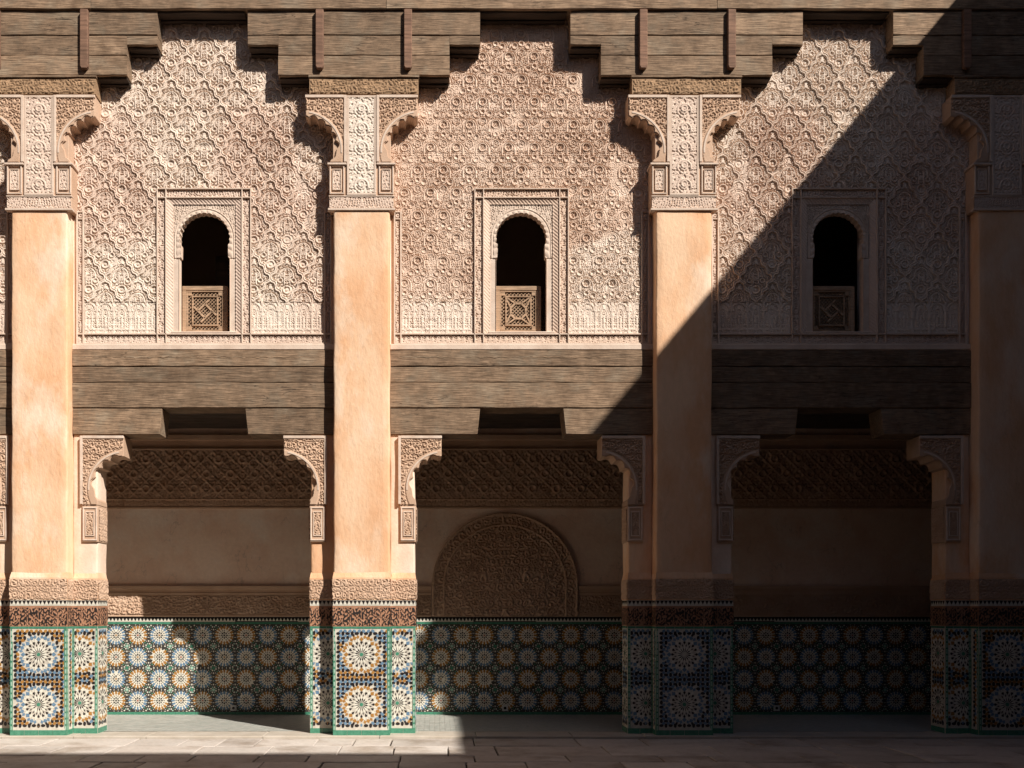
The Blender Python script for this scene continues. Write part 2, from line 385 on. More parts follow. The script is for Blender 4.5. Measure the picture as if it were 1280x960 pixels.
# marble threshold stones between courtyard and gallery
x = -8.8
while x < 7.6:
    wd = random.choice([.9, 1.2, 1.45, 1.05])
    quad_slab('threshold_stone', [(x + .004, -.08), (x + wd - .004, -.08), (x + wd - .004, .36), (x + .004, .36)], GF + random.uniform(-.003, .003), .08, M['threshold'], gfl)
    x += wd

# ------------------------------------------------------------------ zellige
class Tiles:
    """small glazed pieces standing a little proud of their bed (x,z plane, facing -y)"""
    def __init__(s, rect): s.mb = MB(); s.r = rect
    def add(s, poly, m, clip=True, low=False):
        x0, x1, z0, z1 = s.r
        if clip and not low and random.random() < .018: return      # lost pieces
        if clip:
            cx = sum(p[0] for p in poly) / len(poly); cz = sum(p[1] for p in poly) / len(poly)
            if not (x0 < cx < x1 and z0 < cz < z1): return
            poly = [(min(max(p[0], x0), x1), min(max(p[1], z0), z1)) for p in poly]
        n = len(poly); i = len(s.mb.v); t = .0022 + random.uniform(-.0006, .0006); ty = random.uniform(-.012, .012); tx = random.uniform(-.012, .012)
        if low: t, tx, ty = .0007, 0, 0
        cx = sum(p[0] for p in poly) / n; cz = sum(p[1] for p in poly) / n
        s.mb.v += [(x, -t + (x - cx) * tx + (z - cz) * ty, z) for x, z in poly] + [(x, .001, z) for x, z in poly]
        s.mb.f.append(tuple(range(i, i + n))); s.mb.m.append(m)
        for k in range(n): s.mb.f.append((i + k, i + n + k, i + n + (k + 1) % n, i + (k + 1) % n)); s.mb.m.append(m)
    def kite(s, cx, cz, th, r0, r1, w_, m, k=.55):
        c, n = math.cos(th), math.sin(th); f = lambda r, o: (cx + c * r - n * o, cz + n * r + c * o); rm = r0 + (r1 - r0) * k
        s.add([f(r0, 0), f(rm, -w_ / 2), f(r1, 0), f(rm, w_ / 2)], m)
    def oval(s, cx, cz, th, a, b, m, n=6):
        c, q = math.cos(th), math.sin(th); P = []
        for k in range(n):
            t = 2 * PI * k / n; x, z = a * math.cos(t), b * math.sin(t); P.append((cx + c * x - q * z, cz + q * x + c * z))
        s.add(P, m)
    def mesh(s, name): return s.mb.mesh(name, ZM, fixn=True)

def star_panel(name, x0, x1, z0, z1, centres, pal):
    """two big sixteen-fold rosettes in a field of ovals; pal = (star edge colour, field colour)"""
    T = Tiles((x0, x1, z0, z1)); A, B = pal
    KT = lambda cx, cz, th, r0, r1, w_, m, k=.55: T.kite(cx, cz, th, r0 * .88, r1 * .88, w_ * .92, m, k)
    for (cx, cz) in centres:
        T.oval(cx, cz, 0, .024, .024, GR, 8)
        for k in range(16):
            th = 2 * PI * k / 16; h = th + PI / 16
            KT(cx, cz, h, .030, .100, .021, BK if k % 2 else BK, .6)
            KT(cx, cz, th, .034, .135, .030, WH, .62)
            KT(cx, cz, h, .108, .150, .016, BK, .5)
            KT(cx, cz, th, .140, .190, .036, BK, .72)
            zg = .034 * (k % 2)
            KT(cx, cz, h, .158, .232, .042, WH, .5)
            if k % 2: KT(cx, cz, th, .184, .226, .030, WH, .5)
            KT(cx, cz, th, .184 + zg, .252 + zg, .062, A, .45)
            KT(cx, cz, h, .222, .284, .040, A, .5)
            T.oval(cx + .257 * math.cos(th), cz + .257 * math.sin(th), th, .022, .015, BK if k % 2 else B, 6)
    p = .0575; nx = int((x1 - x0) / p) + 2; nz = int((z1 - z0) / p) + 2; xm = (x0 + x1) / 2; zm = (z0 + z1) / 2
    for i in range(-nx, nx + 1):
        for j in range(-nz, nz + 1):
            x, z = xm + i * p, zm + j * p
            if not (x0 + .012 < x < x1 - .012 and z0 + .012 < z < z1 - .012): continue
            if min(math.hypot(x - a, z - b) for a, b in centres) < .252: continue
            T.oval(x, z, 0 if (i + j) % 2 else PI / 2, .029, .0195, BK, 8)
            xx, zz = x + p / 2, z + p / 2
            if min(math.hypot(xx - a, zz - b) for a, b in centres) < .254: continue
            edge = min(xx - x0, x1 - xx) < .05
            T.oval(xx, zz, PI / 4 if (i + j) % 2 else -PI / 4, .026, .0185, B if (j // 2 + edge) % 3 else A, 8)
    return T.mesh(name)

def medallion_panel(name, x0, x1, z0, z1, pitch):
    T = Tiles((x0, x1, z0, z1)); nx = int(round((x1 - x0) / pitch)); 
    rows = 4; pz = (z1 - z0) / rows
    for i in range(nx + 1):
        for j in range(rows):
            cx, cz = x0 + pitch * (i + .5), z0 + pz * (j + .5)
            A = OC if (i + j) % 2 else BL
            T.add([(cx + .114 * math.cos(q * PI / 12), cz + .114 * math.sin(q * PI / 12)) for q in range(24)], WH, low=True)
            T.oval(cx, cz, 0, .014, .014, (RD if (i + 2 * j) % 3 == 0 else (BK if A == OC else OC)), 8)
            for k in range(16):
                th = 2 * PI * k / 16; h = th + PI / 16
                if k % 2 == 0: T.kite(cx, cz, th, .018, .058, .028, BK, .62)
                T.kite(cx, cz, h, .040, .082, .022, WH, .55)
                T.kite(cx, cz, th, .058, .086, .015, BK, .5)
                T.kite(cx, cz, th, .084, .152, .047, A, .42)
                T.kite(cx, cz, h, .098, .142, .024, WH, .5)
                T.oval(cx + .158 * math.cos(h), cz + .158 * math.sin(h), h, .0065, .0065, WH, 5)
    for i in range(nx + 2):
        for j in range(rows + 1):
            cx, cz = x0 + pitch * i, z0 + pz * j
            T.oval(cx, cz, PI / 8, .023, .023, MI if (i + j) % 2 else GR, 8)
            for k in range(8):
                th = 2 * PI * k / 8 + PI / 8
                T.oval(cx + .040 * math.cos(th), cz + .040 * math.sin(th), th, .012, .011, WH if k % 2 else MI, 6)
                T.oval(cx + .078 * math.cos(th + PI / 8), cz + .078 * math.sin(th + PI / 8), th + PI / 8, .013, .011, WH if k % 2 else GR, 6)
    return T.mesh(name)

def merlon_mesh(name, x0, x1, z0, z1):
    T = Tiles((x0, x1, z0, z1)); n = max(1, int(round((x1 - x0) / .052))); p = (x1 - x0) / n
    for i in range(n):
        a = x0 + i * p
        T.add([(a + .003, z1 - .004), (a + p - .003, z1 - .004), (a + p / 2, z0 + .016)], BK, False)
        T.add([(a + p / 2 + .003, z0 + .012), (a + p - .002, z1 - .02), (a + p * 1.5 - .003, z0 + .012)] if i < n - 1 else [(a + p / 2 + .003, z0 + .012), (a + p - .003, z1 - .03), (a + p - .003, z0 + .012)], WH, False)
    T.add([(x0, z0), (x1, z0), (x1, z0 + .009), (x0, z0 + .009)], WH, False)
    return T.mesh(name)
def strip_mesh(name, x0, x1, z0, z1):
    """narrow vertical edging of green pieces with pale inserts"""
    T = Tiles((x0, x1, z0, z1)); n = int((z1 - z0) / .075); p = (z1 - z0) / n; w4 = (x1 - x0) / 4
    T.add([(x0, z0), (x0 + w4 * .9, z0), (x0 + w4 * .9, z1), (x0, z1)], GR, False); T.add([(x1 - w4 * .9, z0), (x1, z0), (x1, z1), (x1 - w4 * .9, z1)], GR, False)
    for i in range(n):
        z = z0 + i * p
        T.add([(x0 + w4, z + .004), (x1 - w4, z + .004), (x1 - w4, z + p * .62), (x0 + w4, z + p * .62)], MI, False)
        T.add([(x0 + w4, z + p * .68), (x1 - w4, z + p * .68), (x1 - w4, z + p * .96), (x0 + w4, z + p * .96)], GR, False)
    return T.mesh(name)
def row_mesh(name, x0, x1, z0, z1, m, wd=.16):
    T = Tiles((x0, x1, z0, z1)); n = max(1, int(round((x1 - x0) / wd))); p = (x1 - x0) / n
    for i in range(n): T.add([(x0 + i * p + .002, z0), (x0 + (i + 1) * p - .002, z0), (x0 + (i + 1) * p - .002, z1), (x0 + i * p + .002, z1)], m, False)
    return T.mesh(name)

# carved cut-tile band: black glaze left standing on terracotta
def cut_h(X, Z):
    wx = X + .035 * (vnoise(X, Z, 20, 31) - .5); wz = Z + .045 * (vnoise(X, Z, 18, 33) - .5)
    f = vnoise(wx, wz, 58, 35) + .33 * np.sin(wz * 2 * PI / .058 + 2.2 * np.sin(wx * 2 * PI / .074)) + .24 * np.sin(wx * 2 * PI / .032)
    return .006 * ss(.42, .52, f) * (np.abs((X / .235) % 1 - .5) < .48)
def cut_tone(X, Z, H): return ss(.0025, .004, H)

# ------------------------------------------------------------------ piers
ZB, ZP, ZC, ZT, ZF, ZS = .095, 1.39, 1.645, 1.72, 2.0, 2.07
CACHE = {}
def cached(key, fn):
    if key not in CACHE: CACHE[key] = fn()
    return CACHE[key]

def lobed_arc(cx, cz, r, a0, a1, lobes, amp, per=6):
    P = []
    n = lobes * per
    for i in range(n + 1):
        t = i / n; th = a0 + (a1 - a0) * t
        rr = r + amp * abs(math.sin(PI * lobes * t))
        P.append((cx + rr * math.cos(th), cz + rr * math.sin(th)))
    return P
def in_poly(P):
    px = np.array([p[0] for p in P]); pz = np.array([p[1] for p in P])
    def f(X, Z):
        r = np.zeros(X.shape, bool); n = len(P)
        for i in range(n):
            j = (i - 1) % n
            c = ((pz[i] > Z) != (pz[j] > Z))
            with np.errstate(divide='ignore', invalid='ignore'):
                xi = (px[j] - px[i]) * (Z - pz[i]) / (pz[j] - pz[i] + 1e-12) + px[i]
            r ^= c & (X < xi)
        return r
    return f
def flip(P): return [(-x, z) for x, z in P][::-1]

# upper quarter-arch bracket outline (right-hand one, pier coordinates)
UB = [(.19, 8.02), (.19, 7.175), (.405, 7.175), (.385, 7.215), (.335, 7.25)] + lobed_arc(.73, 7.33, .415, PI * .985, PI * .56, 5, .038) + [(.70, 7.765), (.70, 8.02)]
# lower bracket outline
LB = [(.455, 3.80), (.455, 2.925), (.675, 2.925), (.672, 2.985), (.635, 3.04)] + lobed_arc(1.02, 3.14, .40, PI * 1.0, PI * .555, 4, .036) + [(1.0, 3.545), (1.0, 3.80)]

def spandrel_h(cx, cz, r, s, d):
    def f(X, Z):
        rr = np.hypot(np.abs(X) - cx, Z - cz)
        return np.where(rr < r, .012, np.where(rr < r + .02, .002, d * spiral(np.abs(X) + .03, Z, .085, .034)))
    return f

def bracket(parent, side, outline, y0, y1, name, cx, cz, r, carve):
    O = outline if side > 0 else flip(outline)
    key = (name, side)
    br = inst(name, cached(key, lambda: MB().prism(O, y0, y1).mesh(name, M['stucco_warm'], bevel=.004)), parent)
    x0, x1, z0, z1 = carve
    X0, X1 = (x0, x1) if side > 0 else (-x1, -x0)
    ip = in_poly(O)
    mk = lambda X, Z: ip(X, Z) & ip(X, Z - .012) & ip(X + .012 * side, Z)
    inst('carved_spandrel', cached(key + ('c',), lambda: relief('carved_spandrel', X0, X1, z0, z1, .006, spandrel_h(cx, cz, r + .075, .085, .016), M['stucco_warm'],
         lambda X, Z: mk(X, Z), y=y0 - .001)), br)
    # raised fillet round the carved field
    fl = MB(); s = side
    def fb(a, b, c, d): fl.box(min(a * s, b * s), max(a * s, b * s), y0 - .022, y0 + .004, c, d)
    ox0, ox1 = outline[0][0], outline[-1][0]
    fb(ox0 - .005, ox0 + .03, outline[1][1] + .01, outline[0][1]); fb(ox0 + .03, ox1 + .004, outline[0][1] - .035, outline[0][1] + .002)
    inst('fillet', cached(key + ('f',), lambda: fl.mesh('fillet', M['stucco_pale'], bevel=.004)), br)
    # moulded arch rim following the lobes
    rim = MB()
    arc = [(cx + (r + .058) * math.cos(t), cz + (r + .058) * math.sin(t)) for t in np.linspace(PI * 1.02, PI * .55, 16)]
    for p, q in zip(arc[:-1], arc[1:]):
        p, q = ((p[0] * s, p[1]), (q[0] * s, q[1])); rim.bar(p, q, .02, y0 - .018, y0 + .002)
    inst('arch_moulding', cached(key + ('r',), lambda: rim.mesh('arch_moulding', M['stucco_pale'])), br)
    return br

def frame_boxes(mb, x0, x1, z0, z1, t, y0, y1):
    mb.box(x0, x1, y0, y1, z1 - t, z1); mb.box(x0, x1, y0, y1, z0, z0 + t); mb.box(x0, x0 + t, y0, y1, z0 + t, z1 - t); mb.box(x1 - t, x1, y0, y1, z0 + t, z1 - t); return mb

pier_info = {-1: ('leftmost sunlit plaster pier with blue star tiles around its foot', (BL, OC)),
             0: ('sunlit plaster pier with ochre star tiles, standing between two sunlit bays', (OC, BL)),
             1: ('plaster pier lit above and cut by the diagonal shadow, tiled foot in shade', (BL, BL)),
             2: ('rightmost plaster pier standing wholly in deep shade', (BL, OC))}
def make_pier(k):
    label, pal = pier_info[k]
    t = thing('tiled_pier', label, 'pier', (pier_x(k), 0, 0), 'piers of the arcade')
    # shaft and the two jambs
    inst('shaft', rough_box_mesh('shaft', -.35, .35, 0, .45, ZS - .02, 6.62, M['plaster'], seed=k + 10), t)
    for s in (-1, 1):
        a, b = (.345, .66) if s > 0 else (-.66, -.345)
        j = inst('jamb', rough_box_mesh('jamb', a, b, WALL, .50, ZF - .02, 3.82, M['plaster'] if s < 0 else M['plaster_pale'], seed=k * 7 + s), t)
        # bracket and console
        br = bracket(t, s, LB, WALL - .03, .49, 'lower_bracket', 1.02, 3.14, .40, (.49, .99, 2.935, 3.76))
        cn = MB(); ca, cb = sorted((.47 * s, .675 * s)); cn.box(ca, cb, WALL - .025, .495, 2.455, 2.92); 
        co = inst('console', cached(('cons', s), lambda: cn.mesh('console', M['stucco_warm'], bevel=.006)), t)
        fr = frame_boxes(MB(), ca + .012, cb - .012, 2.475, 2.90, .018, WALL - .037, WALL - .02); frame_boxes(fr, ca + .045, cb - .045, 2.53, 2.845, .012, WALL - .037, WALL - .02)
        inst('fillet', cached(('consf', s), lambda: fr.mesh('fillet', M['stucco_pale'], bevel=.003)), co)
        inst('carved_panel', cached(('consc', s), lambda: relief('carved_panel', ca + .057, cb - .057, 2.545, 2.83, .006, scroll_h(.06, .012), M['stucco_warm'], y=WALL - .0255)), co)
        inst('carved_panel', cached(('consd', s), lambda: relief('carved_panel', WALL + .0, .47, 2.48, 2.90, .008, scroll_h(.07, .010), M['stucco_warm'], y=.676 * s, axis='y' if s > 0 else '-y')), co)
    # carved frieze round the foot, above the tiles (front, sides, jambs)
    for nm, z0, z1, mt, hf, tn, dd in (('carved_frieze', ZT, ZF, M['stucco_warm'], lambda X, Z: .012 * spiral(X, Z - 1.735, .085, .034), None, .03), ('cut_tile_band', ZP, ZC, M['cut_tile'], cut_h, cut_tone, .028)):
        core = MB(); core.box(-.36, .36, -dd + .008, .3, z0, z1); core.box(-.672, -.36, WALL - dd + .008, .515, z0, z1); core.box(.36, .672, WALL - dd + .008, .515, z0, z1)
        if nm == 'carved_frieze':
            for (a, b, y0) in ((-.36, .36, 0), (-.672, -.36, WALL), (.36, .672, WALL)):   # sloped top
                core.v += [(a, y0 - dd + .008, z1), (b, y0 - dd + .008, z1), (b, y0 + .3, z1), (a, y0 + .3, z1), (a + .012, y0 + .002, z1 + .07), (b - .012, y0 + .002, z1 + .07), (b - .012, y0 + .3, z1 + .07), (a + .012, y0 + .3, z1 + .07)]
                i = len(core.v) - 8
                for q in ((0, 1, 5, 4), (1, 2, 6, 5), (2, 3, 7, 6), (3, 0, 4, 7), (4, 5, 6, 7)): core.f.append(tuple(i + n for n in q)); core.m.append(0)
        fz = inst(nm, cached((nm, 'core'), lambda: core.mesh(nm, M['plaster'] if nm == 'carved_frieze' else M['cut_tile'])), t)
        for (a, b, y0) in ((-.36, .36, -dd), (-.672, -.36, WALL - dd), (.36, .672, WALL - dd)):
            inst('carving', cached((nm, a), lambda: relief('carving', a, b, z0 + .012, z1 - .02, .006, hf, mt, tone=tn, y=y0 + .0075)), fz)
        for s in (-1, 1):
            inst('carving', cached((nm, 'f', s), lambda: relief('carving', -dd + .012, WALL - dd, z0 + .012, z1 - .02, .007, hf, mt, tone=tn, y=.3605 * s, axis='y' if s > 0 else '-y')), fz)
            inst('carving', cached((nm, 's', s), lambda: relief('carving', WALL - dd + .01, .515, z0 + .012, z1 - .02, .008, hf, mt, tone=tn, y=.6725 * s, axis='y' if s > 0 else '-y')), fz)
    # tiled dado
    core = MB(); core.box(-.355, .355, -.018, .3, 0, ZT); core.box(-.668, -.355, WALL - .018, .51, 0, ZT); core.box(.355, .668, WALL - .018, .51, 0, ZT)
    dado = inst('tiled_dado', cached('dadocore', lambda: core.mesh('tiled_dado', M['grout'])), t)
    me = cached(('sp', pal), lambda: star_panel('star_mosaic', -.318, .318, ZB + .005, ZP - .035, [(0, .415), (0, 1.04)], pal))
    inst('star_mosaic', me, dado, (0, -.019, 0), kind='stuff')
    alt = (pal[1], pal[0])
    for s in (-1, 1):
        a, b = (.375, .630) if s > 0 else (-.630, -.375)
        me = cached(('jp', s, alt), lambda: star_panel('star_mosaic', a, b, ZB + .005, ZP - .035, [(.44 * s, .415), (.44 * s, 1.04)], alt))
        inst('star_mosaic', me, dado, (0, WALL - .019, 0), kind='stuff')
        me = cached(('side', alt), lambda: star_panel('star_mosaic', .02, .30, ZB + .005, ZP - .035, [(.16, .415), (.16, 1.04)], alt))
        o = inst('star_mosaic', me, dado, (.669 * s, WALL - .01 if s > 0 else .50, 0), PI / 2 if s > 0 else -PI / 2, kind='stuff')
    for (x0, x1, yy) in ((-.355, -.322, 0), (.322, .355, 0), (.634, .667, WALL), (-.667, -.634, WALL), (.356, .372, WALL), (-.372, -.356, WALL)):
        inst('edge_strip', cached(('st', x0), lambda: strip_mesh('edge_strip', x0, x1, ZB, ZP - .03)), dado, (0, yy - .019, 0), kind='stuff')
    for (x0, x1, yy) in ((-.357, .357, 0), (.358, .668, WALL), (-.668, -.358, WALL)):
        inst('green_row', cached(('gb', x0), lambda: row_mesh('green_row', x0, x1, .002, ZB, GR)), dado, (0, yy - .0195, 0))
        inst('green_row', cached(('gt', x0), lambda: row_mesh('green_row', x0, x1, ZP - .028, ZP - .002, GR, .11)), dado, (0, yy - .0195, 0))
        inst('merlon_row', cached(('mr', x0), lambda: merlon_mesh('merlon_row', x0, x1, ZC + .004, ZT - .004)), dado, (0, yy - .0195, 0), kind='stuff')
    for s in (-1, 1):
        me = cached('mrs', lambda: merlon_mesh('merlon_row', 0, .32, ZC + .004, ZT - .004)); inst('merlon_row', me, dado, (.6695 * s, WALL - .015 if s > 0 else .505, 0), PI / 2 if s > 0 else -PI / 2, kind='stuff')
        me = cached('gbs', lambda: row_mesh('green_row', 0, .32, .002, ZB, GR)); inst('green_row', me, dado, (.6695 * s, WALL - .015 if s > 0 else .505, 0), PI / 2 if s > 0 else -PI / 2)
        me = cached('gts', lambda: row_mesh('green_row', 0, .32, ZP - .028, ZP - .002, GR, .11)); inst('green_row', me, dado, (.6695 * s, WALL - .015 if s > 0 else .505, 0), PI / 2 if s > 0 else -PI / 2)
    for s in (-1, 1):      # narrow flanks of the projecting front
        loc = lambda d: (d * s, -.012 if s > 0 else .165, 0)
        me = cached(('fl', pal), lambda: star_panel('star_mosaic', .03, .145, ZB + .005, ZP - .035, [(-.3, .4), (-.3, 1.04)], pal)); inst('star_mosaic', me, dado, loc(.3555), PI / 2 * s, kind='stuff')
        for a in (.0, .147): inst('edge_strip', cached(('fls', a), lambda: strip_mesh('edge_strip', a, a + .028, ZB, ZP - .03)), dado, loc(.3556), PI / 2 * s, kind='stuff')
        inst('green_row', cached('flg', lambda: row_mesh('green_row', -.006, .178, .002, ZB, GR)), dado, loc(.3556), PI / 2 * s)
        inst('green_row', cached('flt', lambda: row_mesh('green_row', -.006, .178, ZP - .028, ZP - .002, GR, .11)), dado, loc(.3556), PI / 2 * s)
        inst('merlon_row', cached('flm', lambda: merlon_mesh('merlon_row', -.006, .178, ZC + .004, ZT - .004)), dado, loc(.3556), PI / 2 * s, kind='stuff')
    # capital
    cc = MB(); cc.box(-.405, .405, .005, .3, 6.60, 7.18); cc.box(-.36, .36, .012, .3, 7.18, 8.03)
    cap = inst('capital', cached('capcore', lambda: cc.mesh('capital', M['stucco_warm'], bevel=.005)), t)
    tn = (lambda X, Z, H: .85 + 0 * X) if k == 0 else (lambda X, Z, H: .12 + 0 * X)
    def cen(X, Z):
        Zl = (Z - 6.8) % .235 - .1175; h = .012 * arab(X, Zl, .10)
        r = np.hypot(X, Zl + .03); h = np.maximum(h, .018 * ring(r, .085, .014) * (Zl > -.05)); return np.maximum(h, .018 * ring(np.hypot(X, Zl), .035, .012))
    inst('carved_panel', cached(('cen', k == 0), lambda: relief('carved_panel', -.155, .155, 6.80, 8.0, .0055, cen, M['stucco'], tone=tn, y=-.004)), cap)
    fr = frame_boxes(MB(), -.183, .183, 6.775, 8.02, .026, -.018, .008)
    frame_boxes(fr, .215, .40, 6.79, 7.155, .016, -.014, .008); frame_boxes(fr, .25, .365, 6.84, 7.105, .012, -.012, .008)
    frame_boxes(fr, -.40, -.215, 6.79, 7.155, .016, -.014, .008); frame_boxes(fr, -.365, -.25, 6.84, 7.105, .012, -.012, .008)
    fr.box(-.42, .42, -.022, .05, 6.585, 6.612); fr.box(-.41, .41, -.012, .05, 6.757, 6.773); fr.box(.188, .425, -.03, .19, 7.15, 7.175); fr.box(-.425, -.188, -.03, .19, 7.15, 7.175)
    inst('fillet', cached('capf', lambda: fr.mesh('fillet', M['stucco_pale'], bevel=.003)), cap)
    inst('carved_frieze', cached('capz', lambda: relief('carved_frieze', -.40, .40, 6.62, 6.755, .006, scroll_h(.06, .011), M['stucco'], y=.0055)), cap)
    for s in (-1, 1):
        a, b = sorted((.263 * s, .353 * s)); inst('carved_panel', cached(('cpp', s), lambda: relief('carved_panel', a, b, 6.853, 7.093, .006, scroll_h(.05, .011), M['stucco'], y=.0055)), cap)
        bracket(t, s, UB, -.008, .21, 'upper_bracket', .73, 7.33, .425, (.222, .695, 7.19, 7.98))
    return t
for k in (-1, 0, 1, 2): make_pier(k)

# ------------------------------------------------------------------ carved upper walls
Z0W, Z1W = 4.893, 9.3
HB = BAY / 2 - .345
OPN = [(-.322, 5.127), (.322, 5.127), (.322, 6.07), (.303, 6.085), (.300, 6.24)] + lobed_arc(0, 6.325, .314, rad(-14), rad(194), 17, .012, 4) + [(-.300, 6.24), (-.303, 6.085), (-.322, 6.07)]
inop = in_poly(OPN)
ZLOW = 5.11
def field_h(fn):
    def f(X, Z):
        return np.where(Z < ZLOW + .40, .016 * arcade(X, Z, ZLOW), fn(X, Z)) * (.72 + .5 * vnoise(X, Z, 2.3, 6)) * (1 - .5 * ss(.70, .85, vnoise(X, Z, 9, 8))) + .004 * (vnoise(X, Z, 3, 5) - .5) + .003 * vnoise(X, Z, 45, 9)
    return f
def field_mask(X, Z):
    return ~((np.abs(X) < .605) & (Z < 6.95)) & ~((np.abs(X) > 1.52) & (Z < 6.66))
def tone_sebka(X, Z, H): return .55 * ss(.45, .7, vnoise(X, Z, 1.1, 11)) + .25 * ss(7.0, 5.4, Z) * 1
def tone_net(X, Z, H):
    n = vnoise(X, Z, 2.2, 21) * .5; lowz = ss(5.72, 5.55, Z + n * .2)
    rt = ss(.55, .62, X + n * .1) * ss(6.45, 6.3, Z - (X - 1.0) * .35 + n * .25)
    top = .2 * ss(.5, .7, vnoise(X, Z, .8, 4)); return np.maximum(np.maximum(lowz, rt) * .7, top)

def field_sebka(): return relief('carved_field', -HB, HB, ZLOW, 9.08, .0058, field_h(sebka), M['stucco'], field_mask, tone_sebka, y=WALL + .016, smooth=False)
def field_net(): return relief('carved_field', -HB, HB, ZLOW, 9.08, .0058, field_h(net), M['stucco_mid'], field_mask, tone_net, y=WALL + .016, smooth=False)

def screen(bk, kind, label):
    """low wooden lattice panel standing in the window"""
    x0, x1, z0, z1 = -.298, .285, 5.13, 5.757; y0, y1 = WALL + .13, WALL + .19
    t = thing('window_screen', label, 'screen', (bay_x(bk) - .02, 0, 0), 'wooden lattice screens in the windows')
    for nm, b in (('rail', (x0, x1, z1 - .055, z1)), ('rail', (x0 + .055, x1 - .055, z0, z0 + .05)), ('stile', (x0, x0 + .055, z0, z1 - .055)), ('stile', (x1 - .055, x1, z0, z1 - .055))):
        inst(nm, MB().box(b[0], b[1], y0, y1, b[2], b[3]).mesh(nm, M['wood_light'], bevel=.005), t)
    a0, a1, c0, c1 = x0 + .055, x1 - .055, z0 + .05, z1 - .055; cx, cz = (a0 + a1) / 2, (c0 + c1) / 2
    def frame(nm, m, th):
        inst(nm, frame_boxes(MB(), a0 + m, a1 - m, c0 + m, c1 - m, th, y0 + .008, y1 - .012).mesh(nm, M['wood_light'], bevel=.002), t)
    frame('inner_frame', .002, .016); frame('inner_frame', .068, .018)
    mb = MB(); p = .046                                    # diagonal spindles
    for s in (1, -1):
        for i in range(-18, 19):
            o = i * p; pts = []
            # line (x-cx)*s - (z-cz) = o clipped to the panel
            for x in (a0, a1):
                z = cz + (x - cx) * s - o
                if c0 <= z <= c1: pts.append((x, z))
            for z in (c0, c1):
                x = cx + (z - cz + o) * s
                if a0 < x < a1: pts.append((x, z))
            if len(pts) >= 2 and math.dist(pts[0], pts[1]) > .02:
                mb.bar(pts[0], pts[1], .0085, y0 + (.021 if s > 0 else .029), y0 + (.030 if s > 0 else .038))
    la = inst('lattice', mb.mesh('lattice', M['wood_light']), t); la['kind'] = 'stuff'
    for sx in (-1, 1):
        for sz in (-1, 1):
            x, z = (a0 + .042 if sx < 0 else a1 - .042), (c0 + .042 if sz < 0 else c1 - .042)
            inst('corner_block', MB().box(x - .024, x + .024, y0 + .012, y1 - .014, z - .024, z + .024).mesh('corner_block', M['wood_light'], bevel=.003), t)
    if kind == 'swirl':
        r = .085
        for q in range(4):
            th = PI / 2 * q; c, s_ = math.cos(th), math.sin(th); R = lambda u, v: (cx + c * u - s_ * v, cz + s_ * u + c * v)
            P = [R(.0, .092), R(.145, -.055)]
            inst('strap', MB().bar(P[0], P[1], .026, y0 + .010, y1 - .012).mesh('strap', M['wood_light'], bevel=.002), t)
    else:
        for q in range(8):
            th = PI / 4 * q + PI / 8; t2 = th + PI / 4; r = .105
            inst('strap', MB().bar((cx + r * math.cos(th), cz + r * math.sin(th)), (cx + r * math.cos(t2), cz + r * math.sin(t2)), .026, y0 + .010, y1 - .012).mesh('strap', M['wood_light']), t)
            if q % 2 == 0:
                for t3 in (th, t2):
                    d_ = (.17 * (1 if math.cos((th + t2) / 2) > .5 else -1 if math.cos((th + t2) / 2) < -.5 else 0), .19 * (1 if math.sin((th + t2) / 2) > .5 else -1 if math.sin((th + t2) / 2) < -.5 else 0))
                    inst('strap', MB().bar((cx + r * math.cos(t3), cz + r * math.sin(t3)), (cx + d_[0] + (0 if d_[0] else (.1 if math.cos(t3) > 0 else -.1)), cz + d_[1] + (0 if d_[1] else (.1 if math.sin(t3) > 0 else -.1))), .018, y0 + .011, y1 - .013).mesh('strap', M['wood_light']), t)
    return t

